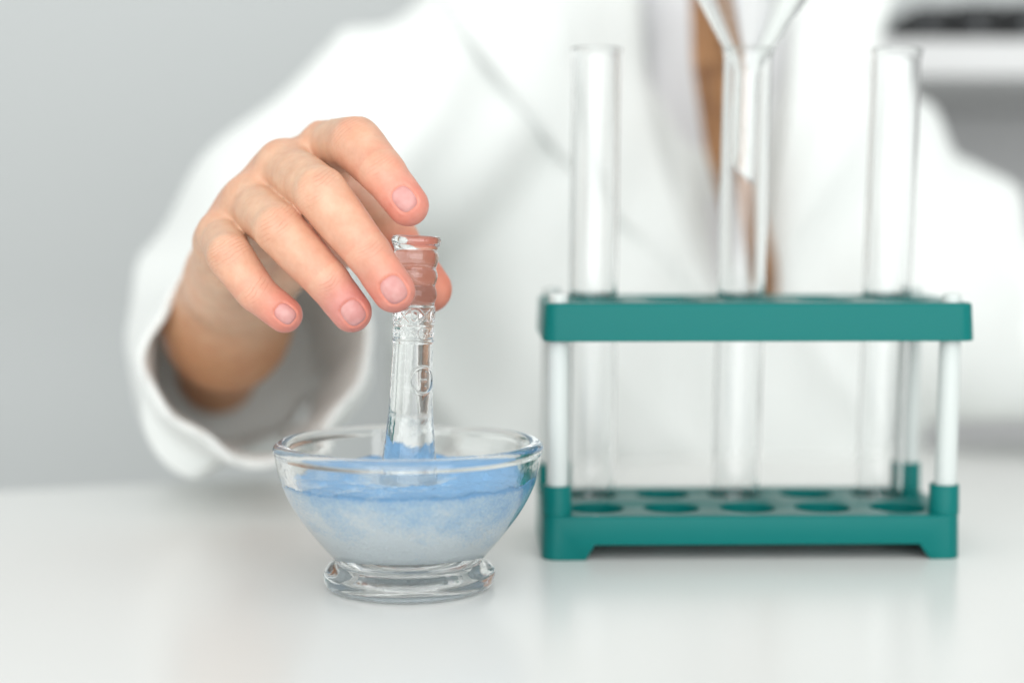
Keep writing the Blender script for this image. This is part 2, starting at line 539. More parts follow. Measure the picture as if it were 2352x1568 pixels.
# ------------------------------------------------------------------ pestle
PB, PT = np.array([-34.0, 513.0, 26.0]), np.array([-30.9, 516.0, 114.0])
LEN = 88.0
pp = [(0, 0), (8.5, 0.2), (9.9, 1.6), (10.1, 4), (9.7, 9), (9.0, 14), (8.55, 17.5), (8.1, 21.5), (7.6, 26.5), (7.05, 31.5), (6.85, 41.5), (6.5, 52.4),
      (6.45, 53.2), (6.8, 53.6), (6.82, 54.1), (6.45, 54.5), (6.45, 58.7), (6.8, 59.1), (6.8, 59.6), (6.55, 60.0), (6.6, 64.2),
      (6.85, 64.6), (6.85, 65.1), (6.5, 65.5), (6.7, 66.6), (7.25, 68.2), (7.3, 69.4), (6.9, 71.0), (6.5, 71.9), (6.95, 73.0), (7.35, 74.4), (7.3, 75.8), (6.6, 77.5),
      (7.1, 78.8), (7.5, 80.4), (7.4, 81.8), (6.85, 83.3), (7.4, 84.4), (8.0, 85.6), (8.05, 86.8), (7.6, 87.7), (6.9, 88), (0, 87.6)]
pr = resample(smooth_curve(pp, 2), 0.17)
NPA = 330
th = np.linspace(0, 2 * np.pi, NPA, endpoint=False)
R, TH = np.meshgrid(pr[:, 0], th); Zp, _ = np.meshgrid(pr[:, 1], th)
side = ((R > 6.2) & (Zp > 3) & (Zp < 86))
front = -np.pi / 2 + math.radians(36)
dth = (TH - front + np.pi) % (2 * np.pi) - np.pi
s_, v_ = dth * 6.85, Zp - 41.6
rho = np.hypot(s_, v_)
def strip(d, w): return np.exp(-(d / w) ** 2)
rel = 0.42 * strip(rho - 4.35, 0.34)
med_in = rho < 4.1
def stroke(s0, v0, s1, v1, w=0.3, h=0.3):
    ds, dv = s1 - s0, v1 - v0
    tt = np.clip(((s_ - s0) * ds + (v_ - v0) * dv) / (ds * ds + dv * dv + 1e-9), 0, 1)
    return h * strip(np.hypot(s_ - s0 - tt * ds, v_ - v0 - tt * dv), w)
rel += stroke(-0.9, -3.0, -0.9, 2.8) + stroke(-0.9, 0.0, 1.0, 0.0) + stroke(1.0, 0.0, 1.0, 2.6) + stroke(0.9, -2.1, 0.95, -2.1, 0.25)
# band of crosses and ovals, band of dots and diamonds
b1 = (Zp > 60.1) & (Zp < 64.4)
per = 2 * np.pi / 6
ang = (dth + per / 2) % per - per / 2
s1 = ang * 6.6; z1 = Zp - 62.2
X = strip(np.abs(s1) - np.abs(z1) * 0.9, 0.28) * (np.abs(z1) < 2.1) * 0.34
ang2 = dth % per - per / 2
s2 = ang2 * 6.6
oval = strip(np.hypot(s2 / 0.8, z1 / 1.25) - 1.1, 0.28) * 0.32
rel += np.where(b1, X + oval, 0)
b2 = (Zp > 54.6) & (Zp < 59.0)
z2 = Zp - 56.6
dot = 0.4 * np.clip(1.15 - np.hypot(s1, z2) / 1.6, 0, 1) ** 0.5 * (1 + 0.12 * np.cos(9 * np.arctan2(z2, s1)))
dia = 0.28 * strip((np.abs(s2) + np.abs(z2)) - 0.9, 0.25)
rel += np.where(b2, dot + dia, 0)
# moulding seam and uneven pressed surface on the shaft
rel += 0.05 * strip((((TH + 1.9) + np.pi) % (2 * np.pi) - np.pi) * 6.8, 0.25)
rough_ = np.zeros_like(R)
for kx, kz, p0, am in ((11, 0.9, 0.3, .02), (17, 1.7, 1.9, .018), (29, 2.6, 4.0, .012), (5, 0.33, 2.2, .03)):
    rough_ += am * np.sin(kx * TH + p0 + 0.8 * np.sin(kz * Zp)) * np.sin(kz * Zp + p0 * 2 + np.sin(3 * TH))
rel += 0.35 * rough_
R2 = R + np.where(side, rel, 0)
loc = np.stack([R2 * np.cos(TH), R2 * np.sin(TH), Zp], -1).reshape(-1, 3)
ax = (PT - PB) / np.linalg.norm(PT - PB)
rot = Vector((0, 0, 1)).rotation_difference(Vector(ax)).to_matrix()
V = loc @ np.array(rot).T + PB
F = grid_faces(NPA, len(pr), wrap_u=True)
em = (rho < 4.75).reshape(-1) & (np.abs(dth) < 1.2).reshape(-1)
isem = em[F].all(1)
root = empty('pestle', PB, 'clear ribbed glass pestle held upright in the mortar', 'pestle')
me = mesh_np('pestle_shaft', V, F[~isem])
bm = bmesh.new(); bm.from_mesh(me)
bmesh.ops.delete(bm, geom=[v for v in bm.verts if not v.link_faces], context='VERTS')
ctr = [v for v in bm.verts]
bmesh.ops.remove_doubles(bm, verts=bm.verts, dist=1e-7)
for f in bm.faces: f.smooth = True
bm.to_mesh(me); bm.free()
vol_ok = me
link('shaft', me, M['pressed_glass'], root)
me2 = mesh_np('emblem', V, F[isem])
bm = bmesh.new(); bm.from_mesh(me2)
bmesh.ops.delete(bm, geom=[v for v in bm.verts if not v.link_faces], context='VERTS')
for f in bm.faces: f.smooth = True
bm.to_mesh(me2); bm.free()
o = link('emblem', me2, M['pressed_glass'], root)
o['label'] = 'raised round emblem moulded in the shaft'

# ------------------------------------------------------------------ test tube rack
rack_o = np.array([10.5, 549.6, 0.0]); rack_a = math.atan2(2.9, 147.8)
ca, sa = math.cos(rack_a), math.sin(rack_a)
def RK(u, v, z):
    return np.array([rack_o[0] + u * ca - v * sa, rack_o[1] + u * sa + v * ca, z])
RW, RD = 147.8, 62.0


def rrect(x0, x1, y0, y1, r, n=8):
    pts = []
    for cx, cy, a0 in ((x1 - r, y1 - r, 0), (x0 + r, y1 - r, 90), (x0 + r, y0 + r, 180), (x1 - r, y0 + r, 270)):
        for i in range(n + 1):
            a = math.radians(a0 + 90 * i / n)
            pts.append((cx + r * math.cos(a), cy + r * math.sin(a)))
    return pts


def tray(name, x0, x1, y0, y1, ztop, zbot, flare, th_plate, wall, holes, cut=None, parent=None, posts=()):
    bm = bmesh.new()
    def ring(ins, z, r):
        return [bm.verts.new((*p, z)) for p in rrect(x0 + ins, x1 - ins, y0 + ins, y1 - ins, max(r - ins, 0.6))]
    r0 = 5.0
    loops = [ring(wall + 0.4, ztop - th_plate, r0), ring(wall - flare * 0.9, zbot, r0), ring(-flare + 0.3, zbot, r0), ring(-flare, zbot + 0.35, r0),
             ring(-0.05, ztop - 1.0, r0), ring(0.1, ztop - 0.5, r0), ring(0.45, ztop - 0.14, r0), ring(0.95, ztop, r0)]
    for a_, b_ in zip(loops[:-1], loops[1:]):
        for i in range(len(a_)):
            j = (i + 1) % len(a_)
            bm.faces.new((a_[i], a_[j], b_[j], b_[i]))
    bm.faces.new(loops[-1]); bm.faces.new(list(reversed(loops[0])))
    bmesh.ops.recalc_face_normals(bm, faces=bm.faces)
    me = bpy.data.meshes.new('tmp'); bm.to_mesh(me); bm.free()
    base = bpy.data.objects.new('tmp', me); C.objects.link(base)
    # cutters
    bm = bmesh.new()
    for (u, v, r) in holes:
        q = bmesh.ops.create_cone(bm, cap_ends=True, segments=40, radius1=r, radius2=r, depth=30)
        bmesh.ops.translate(bm, vec=(u, v, ztop), verts=q['verts'])
    if cut:
        (a0, a1, b1, b0, zc) = cut
        for ya, yb, zc in ((y0 - 8, y0 + 9, cut[4]), (y1 - 9, y1 + 8, 2.6)):
            pr_ = [(a0, zbot - 1), (b0, zbot - 1), (b1, zc), (a1, zc)]
            lo = [bm.verts.new((x, ya, z)) for x, z in pr_]; hi = [bm.verts.new((x, yb, z)) for x, z in pr_]
            bm.faces.new(lo); bm.faces.new(list(reversed(hi)))
            for i in range(4):
                j = (i + 1) % 4
                bm.faces.new((lo[j], lo[i], hi[i], hi[j]))
    bmesh.ops.recalc_face_normals(bm, faces=bm.faces)
    mc_ = bpy.data.meshes.new('tmpc'); bm.to_mesh(mc_); bm.free()
    cu = bpy.data.objects.new('tmpc', mc_); C.objects.link(cu)
    md = base.modifiers.new('b', 'BOOLEAN'); md.operation = 'DIFFERENCE'; md.object = cu; md.solver = 'EXACT'
    bv = base.modifiers.new('v', 'BEVEL'); bv.width = 0.25; bv.segments = 2; bv.limit_method = 'ANGLE'; bv.angle_limit = math.radians(50)
    dg = bpy.context.evaluated_depsgraph_get(); dg.update()
    out = bpy.data.meshes.new_from_object(base.evaluated_get(dg))
    bpy.data.objects.remove(base); bpy.data.objects.remove(cu)
    co = np.empty(len(out.vertices) * 3, np.float32); out.vertices.foreach_get('co', co); co = co.reshape(-1, 3).astype(float)
    w = np.stack([rack_o[0] + co[:, 0] * ca - co[:, 1] * sa, rack_o[1] + co[:, 0] * sa + co[:, 1] * ca, co[:, 2]], -1) * S
    out.vertices.foreach_set('co', w.astype(np.float32).ravel()); out.update()
    if cut:      # each hole of the lower tray is a shallow closed cup
        bm = bmesh.new(); bm.from_mesh(out)
        for (u, v, r) in holes:
            c = RK(u, v, 0) * S
            prf = [(r - 0.05, ztop - 0.5), (r + 0.9, ztop - th_plate + 0.3), (r + 0.9, 5.8), (0.001, 5.8), (0.001, 6.6), (r - 0.6, 6.6), (r - 0.05, 7.2)]
            rg = [[bm.verts.new((c[0] + q_[0] * S * math.cos(2 * math.pi * i / 32), c[1] + q_[0] * S * math.sin(2 * math.pi * i / 32), q_[1] * S)) for i in range(32)] for q_ in prf]
            fl = []
            for a_, b_ in zip(rg, rg[1:] + rg[:1]):
                for i in range(32):
                    fl.append(bm.faces.new((a_[i], a_[(i + 1) % 32], b_[(i + 1) % 32], b_[i])))
            bmesh.ops.recalc_face_normals(bm, faces=fl)
        bm.to_mesh(out); bm.free()
    # smooth only across gentle angles
    out.polygons.foreach_set('use_smooth', np.ones(len(out.polygons), dtype=bool))
    bm = bmesh.new(); bm.from_mesh(out)
    for e in bm.edges:
        if len(e.link_faces) == 2 and e.calc_face_angle(0) > math.radians(38): e.smooth = False
    bm.to_mesh(out); bm.free()
    out.name = name
    return link(name, out, M['green'], parent)


rack = empty('test_tube_rack', RK(RW / 2, RD / 2, 0), 'green plastic test tube rack with white corner posts', 'rack')
U0, DU = 20.1, 27.25
VF, VB = 17.0, 45.5
holes_b = [(U0 + DU * i, v, 10.1) for i in range(5) for v in (VF, VB)]
tray('bottom_tray', 0.4, RW - 0.4, 0, RD, 15.4, 0.0, 0.35, 2.2, 2.2, holes_b, (14.6, 18.4, RW - 15.0, RW - 10.6, 5.4), rack)
holes_t = [(U0 + DU * i, v, 10.1) for i in range(5) for v in (VF, VB)]
tray('top_tray', 0.9, RW + 2.6, -0.6, RD - 0.4, 90.0, 76.8, 0.75, 2.2, 2.0, holes_t, None, rack)
for (u, v) in ((5.5, 6.2), (RW - 5.0, 6.2), (5.5, RD - 5.6), (RW - 5.0, RD - 5.6)):
    # socket
    c = RK(u, v, 0)
    so = [(3.9, 15.6), (4.0, 25.4), (4.2, 25.7), (4.9, 25.7), (5.15, 25.4), (5.3, 15.45), (5.3, 15.2), (3.9, 15.2), (3.9, 15.6)]
    Vv, Ff = lathe_np(so, 40, c)
    me = mesh_np('socket', Vv, Ff); weld(me)
    link('post_socket', me, M['green'], rack)
    tz = 0.35 if u < 50 else 1.2
    po = [(0, 15.5), (3.8, 15.5), (3.78, 60), (3.7, 76), (3.55, 88.5), (3.4, 90.2), (3.35, 92.0), (2.9, 92.9), (2.2, 93.2), (0, 93.2)]
    tp = resample(po, 0.5)
    Vv, Ff = lathe_np(tp, 32, c)
    Vv[:, 0] += (Vv[:, 2] / 90.0) * (tz if u > 50 else tz)
    me = mesh_np('post', Vv, Ff); weld(me)
    link('post', me, M['post'], rack)


# ------------------------------------------------------------------ test tubes and funnel
def tube_profile(L_, ro, wall):
    ri = ro - wall
    outp = [(0, 0)] + [(ro * math.sin(a), ro - ro * math.cos(a)) for a in np.linspace(0.08, math.pi / 2, 16)]
    outp += [(ro, L_ - 4.0), (ro + 0.05, L_ - 2.0), (ro + 0.5, L_ - 1.0), (ro + 0.75, L_ - 0.5), (ro + 0.5, L_ + 0.05), (ro + 0.0, L_)]
    inn = [(ri + 0.85, L_ - 0.2), (ri + 0.35, L_ - 1.2), (ri, L_ - 2.4), (ri, ro)]
    inn += [(ri * math.sin(a), ro - ri * math.cos(a)) for a in np.linspace(math.pi / 2 - 0.08, 0.08, 16)] + [(0, wall)]
    return outp + inn


def place(V, foot_, top_):
    a_ = np.asarray(top_, float) - np.asarray(foot_, float)
    R_ = np.array(Vector((0, 0, 1)).rotation_difference(Vector(a_)).to_matrix())
    return V @ R_.T + np.asarray(foot_, float)


tube_root = []
tube_labels = ('empty glass test tube at the left end of the green rack',
               'glass test tube in the middle of the rack with funnel in its mouth',
               'empty glass test tube at the right end of the green rack')
tops = (P(1370, 127, 596), P(1719, 127, 597), P(2061, 125, 598))
for i, (ci, lab) in enumerate(zip((0, 2, 4), tube_labels)):
    ft = RK(U0 + DU * ci, VB, 6.8)
    Vv, Ff = lathe_np(tube_profile(174.8, 8.9, 0.95), 72)
    Vv = place(Vv, ft, tops[i])
    me = mesh_np('test_tube', Vv, Ff); weld(me)
    o = link('test_tube', me, M['tube_glass'])
    me.transform(Matrix.Translation(-Vector(ft) * S)); o.location = Vector(ft) * S
    tag(o, lab, 'test tube', 'test tubes in the green rack')

# funnel: 60 degree cone resting on the tube's mouth, bevelled stem inside
tp = np.array(tops[1]); ft = RK(U0 + DU * 2, VB, 0.6)
axis = (tp - ft) / np.linalg.norm(tp - ft)
zc = 0.0
RT = 8.4                       # inner radius of the tube's mouth
tan = math.tan(math.radians(31.0))
apex_r = 4.8
z_neck = -(RT - apex_r) / tan    # below mouth
z_top = (37.5 - RT) / tan
th_w = 1.7
stem_end = -45.0
o_p = [(4.4, stem_end), (4.7, z_neck - 8), (4.8, z_neck - 1.5), (5.4, z_neck + 0.6), (RT, 0.0), (37.5, z_top), (38.1, z_top + 0.9), (37.7, z_top + 1.5), (36.9, z_top + 1.2)]
i_p = [(36.2, z_top - 0.2), (RT - th_w * 1.15, 0.0), (4.2, z_neck + 0.7), (3.6, z_neck - 1.5), (3.5, z_neck - 8), (3.3, stem_end), (4.4, stem_end)]
fp = resample(np.vstack([smooth_curve(o_p, 1), smooth_curve(i_p, 1)]), 0.6)
Vv, Ff = lathe_np(fp, 72)
low = np.clip((z_neck - 6 - Vv[:, 2]) / (z_neck - 6 - stem_end), 0, 1)
Vv[:, 2] -= 0.85 * Vv[:, 0] * low ** 3 * 1.0    # slanted end, longer on the right
Vv[:, 2] += 0
R_ = np.array(Vector((0, 0, 1)).rotation_difference(Vector(axis)).to_matrix())
Vv[:, 0] += 0.4 * low
# inside the tube the stem leans towards the left wall
lean = math.radians(1.6)
x_, z_ = Vv[:, 0].copy(), Vv[:, 2].copy()
Vv[:, 0] = x_ * math.cos(lean) + z_ * math.sin(lean); Vv[:, 2] = -x_ * math.sin(lean) + z_ * math.cos(lean)
Vv = Vv @ R_.T + tp + axis * 0.8
me = mesh_np('funnel', Vv, Ff); weld(me)
o = link('funnel', me, M['glass'])
me.transform(Matrix.Translation(-Vector(tp) * S)); o.location = Vector(tp) * S
tag(o, 'clear glass funnel sitting in the mouth of the middle test tube', 'funnel')


# ------------------------------------------------------------------ implicit surfaces
def smin(a_, b_, k):
    h = np.clip(0.5 + 0.5 * (b_ - a_) / k, 0, 1)
    return b_ + (a_ - b_) * h - k * h * (1 - h)


def cone_d(p, a_, b_, r1, r2):
    ab = b_ - a_
    t_ = np.clip(((p - a_) @ ab) / max(float(ab @ ab), 1e-9), 0, 1)
    q = p - a_ - t_[..., None] * ab
    return np.sqrt((q * q).sum(-1)) - (r1 + (r2 - r1) * t_)


class Grid:
    def __init__(self, lo, hi, h):
        self.lo = np.asarray(lo, float); self.h = h
        self.n = np.ceil((np.asarray(hi, float) - self.lo) / h).astype(int) + 1
    def new(self, v=20.0):
        return np.full(self.n, v, np.float32)
    def sub(self, lo, hi):
        i0 = np.clip(np.floor((lo - self.lo) / self.h).astype(int), 0, self.n - 1)
        i1 = np.clip(np.ceil((hi - self.lo) / self.h).astype(int) + 1, 1, self.n)
        sl = tuple(slice(a_, b_) for a_, b_ in zip(i0, i1))
        ax_ = [self.lo[k] + self.h * np.arange(i0[k], i1[k]) for k in range(3)]
        p = np.stack(np.meshgrid(*ax_, indexing='ij'), -1).astype(np.float32)
        return sl, p
    def add(self, Fd, prims, k):
        for (a_, b_, r1, r2) in prims:
            m_ = max(r1, r2) + k + 4
            lo = np.minimum(a_, b_) - m_; hi = np.maximum(a_, b_) + m_
            sl, p = self.sub(lo, hi)
            if 0 in p.shape: continue
            Fd[sl] = smin(Fd[sl], cone_d(p, a_.astype(np.float32), b_.astype(np.float32), r1, r2), k)


def surface_nets(Fd, lo, h):
    s = Fd < 0
    n = np.array(Fd.shape)
    c = np.zeros(n - 1, np.uint8)
    offs = [(i, j, k) for i in (0, 1) for j in (0, 1) for k in (0, 1)]
    for (i, j, k) in offs:
        c += s[i:n[0] - 1 + i, j:n[1] - 1 + j, k:n[2] - 1 + k]
    act = (c > 0) & (c < 8)
    idx = np.argwhere(act)
    vid = np.full(n - 1, -1, np.int32); vid[act] = np.arange(len(idx))
    vals = {o_: Fd[idx[:, 0] + o_[0], idx[:, 1] + o_[1], idx[:, 2] + o_[2]].astype(np.float64) for o_ in offs}
    acc = np.zeros((len(idx), 3)); cnt = np.zeros(len(idx))
    for o1 in offs:
        for k in range(3):
            if o1[k]: continue
            o2 = list(o1); o2[k] = 1; o2 = tuple(o2)
            a_, b_ = vals[o1], vals[o2]
            cr = (a_ < 0) != (b_ < 0)
            t_ = np.where(cr, a_ / np.where(cr, a_ - b_, 1), 0)
            pnt = np.repeat(np.array(o1, float)[None], len(idx), 0); pnt[:, k] += t_
            acc[cr] += pnt[cr]; cnt[cr] += 1
    V = np.asarray(lo) + h * (idx + acc / cnt[:, None])
    faces = []
    for k in range(3):
        u, v = (k + 1) % 3, (k + 2) % 3
        a0 = [slice(None)] * 3; a1 = [slice(None)] * 3
        a0[k] = slice(0, -1); a1[k] = slice(1, None)
        s0, s1_ = s[tuple(a0)], s[tuple(a1)]
        e = np.argwhere(s0 != s1_)
        ok = (e[:, u] > 0) & (e[:, v] > 0) & (e[:, u] < n[u] - 1) & (e[:, v] < n[v] - 1)
        e = e[ok]
        d0 = s0[e[:, 0], e[:, 1], e[:, 2]]
        def q(du, dv):
            f_ = e.copy(); f_[:, u] += du; f_[:, v] += dv
            return vid[f_[:, 0], f_[:, 1], f_[:, 2]]
        f_ = np.stack([q(-1, -1), q(0, -1), q(0, 0), q(-1, 0)], -1)
        f_[~d0] = f_[~d0][:, ::-1]
        faces.append(f_)
    return V, np.vstack(faces)


def laplace(V, F, it=2, w=0.5):
    n = len(V)
    for _ in range(it):
        acc = np.zeros_like(V); cnt = np.zeros(n)
        for a_, b_ in ((0, 1), (1, 2), (2, 3), (3, 0)):
            for x_, y_ in ((a_, b_), (b_, a_)):
                for k in range(3):
                    acc[:, k] += np.bincount(F[:, x_], V[F[:, y_], k], n)
                cnt += np.bincount(F[:, x_], minlength=n)
        V = V + w * (acc / cnt[:, None] - V)
    return V


# ------------------------------------------------------------------ the hand
fingers = {   # MCP, PIP, DIP, tip centre (pixel x, pixel y, distance) and radii
    'index':  [(752, 338, 544), (816, 328, 521), (880, 398, 508), (936, 470, 504), (9.6, 8.1, 7.0, 6.3)],
    'middle': [(652, 384, 537), (735, 442, 507), (846, 582, 502), (904, 668, 502), (9.6, 8.0, 6.9, 6.5)],
    'ring':   [(572, 462, 537), (640, 524, 509), (754, 648, 505), (807, 716, 506), (9.2, 7.6, 6.6, 6.2)],
    'pinky':  [(508, 540, 538), (526, 586, 513), (590, 673, 510), (653, 722, 510), (8.4, 6.7, 5.9, 5.5)],
}
J = {k: [P(*q) for q in v[:4]] for k, v in fingers.items()}
RAD = {k: v[4] for k, v in fingers.items()}
wrist = P(562, 618, 592)
elbow = np.array([-131.0, 704.0, 50.0])
thumb = [P(650, 520, 584), P(800, 462, 566), P(904, 550, 543), P(984, 664, 529.5)]
th_r = (10.5, 9.4, 7.9, 7.3)
fdir = (elbow - wrist) / np.linalg.norm(elbow - wrist)
side_v = np.cross(fdir, np.array([0, 0, 1.0])); side_v /= np.linalg.norm(side_v)
up_v = np.cross(side_v, fdir)

palm = []
for i, k in enumerate(('index', 'middle', 'ring', 'pinky')):
    w_off = wrist + np.array([1.0, 0, 0]) * (9 - 6 * i) + np.array([0, 0, 1.0]) * (6 - 4 * i)
    palm.append((J[k][0], w_off, RAD[k][0] - 0.2, 11.5))
    # fleshy pad on the palm side of each knuckle
    mid = J[k][0] * 0.62 + w_off * 0.38 + np.array([3.0, 1.0, -4.5])
    palm.append((mid, w_off + np.array([2.0, 0, -3.0]), 8.5, 10.5))
palm.append((J['index'][0] + np.array([-2, 10, -3.0]), J['middle'][0] + np.array([-2, 10, -2.0]), 8.2, 8.2))
palm.append((J['middle'][0] + np.array([-2, 10, -2.0]), J['ring'][0] + np.array([-2, 10, -2.0]), 8.2, 8.0))
palm.append((J['ring'][0] + np.array([-2, 10, -2.0]), J['pinky'][0] + np.array([-2, 10, -2.0]), 7.6, 7.2))
palm.append((thumb[0], thumb[1], 12.0, 9.8))
palm.append((P(690, 560, 580), P(765, 560, 563), 13.0, 10.0))
palm.append((P(630, 600, 586), P(715, 600, 573), 11.0, 8.0))
palm.append((wrist + np.array([6.0, -2, 4]), thumb[0], 12.0, 12.0))
arm_o = np.array([-1.5, 0, 1.0])
arm = [(wrist + side_v * 7, wrist + fdir * 60 + side_v * 7 + arm_o, 13.0, 17.5), (wrist - side_v * 7, wrist + fdir * 60 - side_v * 7 + arm_o, 13.0, 17.5),
       (wrist + fdir * 55 + side_v * 7 + arm_o, elbow, 17.5, 15.5), (wrist + fdir * 55 - side_v * 7 + arm_o, elbow, 17.5, 15.5), (wrist + fdir * 20 - up_v * 3 + arm_o * 0.6, wrist + fdir * 64 - up_v * 7 + arm_o, 16, 21.5)]

HG = Grid((-175, 488, -25), (-12, 752, 152), 0.62)
Fp = HG.new(); HG.add(Fp, palm, 7.0); HG.add(Fp, arm, 9.0)
Ff_ = HG.new()
camv = np.array([0, 0, CAM_H])
frames = {}
def frame(axis_, pt, tilt=0.0):
    """finger frame: axis, dorsal normal (roughly towards the viewer and up), lateral"""
    a_ = axis_ / np.linalg.norm(axis_)
    n_ = (camv - pt) / np.linalg.norm(camv - pt) + np.array([0, 0, tilt])
    n_ -= a_ * (n_ @ a_); n_ /= np.linalg.norm(n_)
    return a_, n_, np.cross(a_, n_)
for k in ('index', 'middle', 'ring', 'pinky'):
    m_, p_, d_, t_ = J[k]; r = RAD[k]
    a_, n_, l_ = frame(t_ - d_, t_, 0.1)
    frames[k] = (a_, n_, l_)
    pr_ = [(m_, p_, r[0] - 0.8, r[1]), (p_, d_, r[1], r[2]), (d_, t_, r[2], r[3])]
    # knuckle swelling, finger pads on the palm side
    pr_.append((p_ + (d_ - p_) * 0.04 + n_ * 0.3, p_ + (d_ - p_) * 0.04 + n_ * 0.3, r[1] - 0.2, r[1] - 0.2))
    pr_.append((m_ * 0.35 + p_ * 0.65 - n_ * 1.6, m_ * 0.62 + p_ * 0.38 - n_ * 1.8, r[1] - 0.6, r[1] - 0.2))
    pr_.append((m_ * 0.55 + p_ * 0.45 + n_ * 0.5, m_ * 0.2 + p_ * 0.8 + n_ * 0.3, r[1] + 0.1, r[1]))
    pr_.append((p_ * 0.75 + d_ * 0.25 + n_ * 0.25, p_ * 0.25 + d_ * 0.75 + n_ * 0.2, r[1] - 0.25, r[2] + 0.1))
    pr_.append((p_ * 0.65 + d_ * 0.35 - n_ * 1.2, p_ * 0.4 + d_ * 0.6 - n_ * 1.2, r[1] - 0.5, r[2] - 0.1))
    pr_.append((d_ * 0.45 + t_ * 0.55 - n_ * 1.0, t_ - n_ * 1.1 + a_ * 0.2, r[3] - 0.1, r[3] - 0.35))
    loF = HG.new(); HG.add(loF, pr_, 2.2)
    Ff_ = smin(Ff_, loF, 1.0)
tl = HG.new()
a_t = (thumb[3] - thumb[2]) / np.linalg.norm(thumb[3] - thumb[2])
HG.add(tl, [(thumb[1], thumb[2], th_r[1], th_r[2]), (thumb[2], thumb[3], th_r[2], th_r[3]), (thumb[2] * 0.4 + thumb[3] * 0.6 + np.array([0, -0.8, 0]), thumb[3] + np.array([0, -0.6, 0]), th_r[3], th_r[3] - 0.3),
            (thumb[0] * 0.3 + thumb[1] * 0.7, thumb[1], 10.2, 9.6)], 3.0)
Fp = smin(Fp, tl, 5.0)
Fd = smin(Fp, Ff_, 2.4)
V, F = surface_nets(Fd, HG.lo, HG.h)
V = laplace(V, F, 3, 0.5)
del Fp, Ff_, tl, loF, Fd

# tint and creases per vertex
nV = len(V)
tone = np.tile(np.array([0.665, 0.425, 0.290]), (nV, 1))          # warm tan of the back of the hand
pink = np.array([0.67, 0.255, 0.195]); rosy = np.array([0.67, 0.315, 0.22])
def blend(tone, col, w):
    w = np.clip(w, 0, 1)[:, None]
    return tone * (1 - w) + col * w
juv = np.zeros((nV, 3))
for k in ('index', 'middle', 'ring', 'pinky'):
    m_, p_, d_, t_ = J[k]
    r = RAD[k]
    a_, n_, l_ = frames[k]
    dist = np.linalg.norm(V - t_, axis=1)
    near = cone_d(V, d_, t_, r[2], r[3])
    tt = ((V - d_) @ a_) / np.linalg.norm(t_ - d_)
    tone = blend(tone, pink, np.where(near < 2.2, np.clip(0.45 + 0.6 * tt, 0, 1), 0) * (np.abs(near) < 2.5))
    # second segment warms gradually
    near2 = cone_d(V, p_, d_, r[1], r[2])
    ax2 = (d_ - p_) / np.linalg.norm(d_ - p_)
    t2 = ((V - p_) @ ax2) / np.linalg.norm(d_ - p_)
    tone = blend(tone, rosy, np.where((near2 < 2.0) & (near > 1.0), 0.6 * np.clip(t2 + 0.25, 0, 1) , 0))
    for jt, axd, rad_, w0, msk in ((p_, (d_ - p_), 7.5, 0.50, 1.0), (d_, (t_ - d_), 4.6, 0.40, 0.9)):
        aj, nj, lj = frame(axd, jt, 0.25)
        q = V - jt
        u = q @ aj; v = q @ lj; w = q @ nj
        g = np.exp(-(u / (rad_ * 0.62)) ** 2 - (v / (rad_ * 0.75)) ** 2) * (w > 1.0) * (np.linalg.norm(q, axis=1) < 13)
        tone = blend(tone, rosy, g * w0 * 1.1)
        g2 = np.exp(-(u / (rad_ * 0.55)) ** 4 - (v / (rad_ * 1.0)) ** 4) * np.clip(w / 3.0, 0, 1) * (np.linalg.norm(q, axis=1) < 12)
        up_ = g2 > juv[:, 2]
        juv[up_, 0] = u[up_]; juv[up_, 1] = v[up_]; juv[up_, 2] = (g2 * msk)[up_]
    g = np.exp(-(np.linalg.norm(V - (m_ + np.array([-2, 0, 8])), axis=1) / 8) ** 2)
    tone = blend(tone, rosy, g * 0.35)
near = cone_d(V, thumb[2], thumb[3], th_r[2], th_r[3])
tone = blend(tone, np.array([0.62, 0.15, 0.10]), np.clip((2.5 - near) / 2.5, 0, 1) * np.clip(((V - thumb[2]) @ a_t) / 18 + 0.35, 0, 1))
# palm side is pinker than the tanned back of the hand
inner_w = np.exp(-(np.linalg.norm(V - P(800, 520, 560), axis=1) / 22) ** 2)
tone = blend(tone, np.array([0.70, 0.34, 0.26]), inner_w * 0.75)
t_arm = np.clip(((V - wrist) @ fdir) / 45, 0, 1)
tone = blend(tone, np.array([0.50, 0.255, 0.13]), t_arm * 0.95)  # forearm shade painted into the skin colour, darker tan past the wrist
# ring finger bruise-like violet shade around its nail
rt = J['ring'][3]
tone = blend(tone, np.array([0.60, 0.27, 0.29]), 0.6 * np.exp(-(np.linalg.norm(V - (rt - frames['ring'][0] * 4 + frames['ring'][1] * 4), axis=1) / 6.0) ** 2))

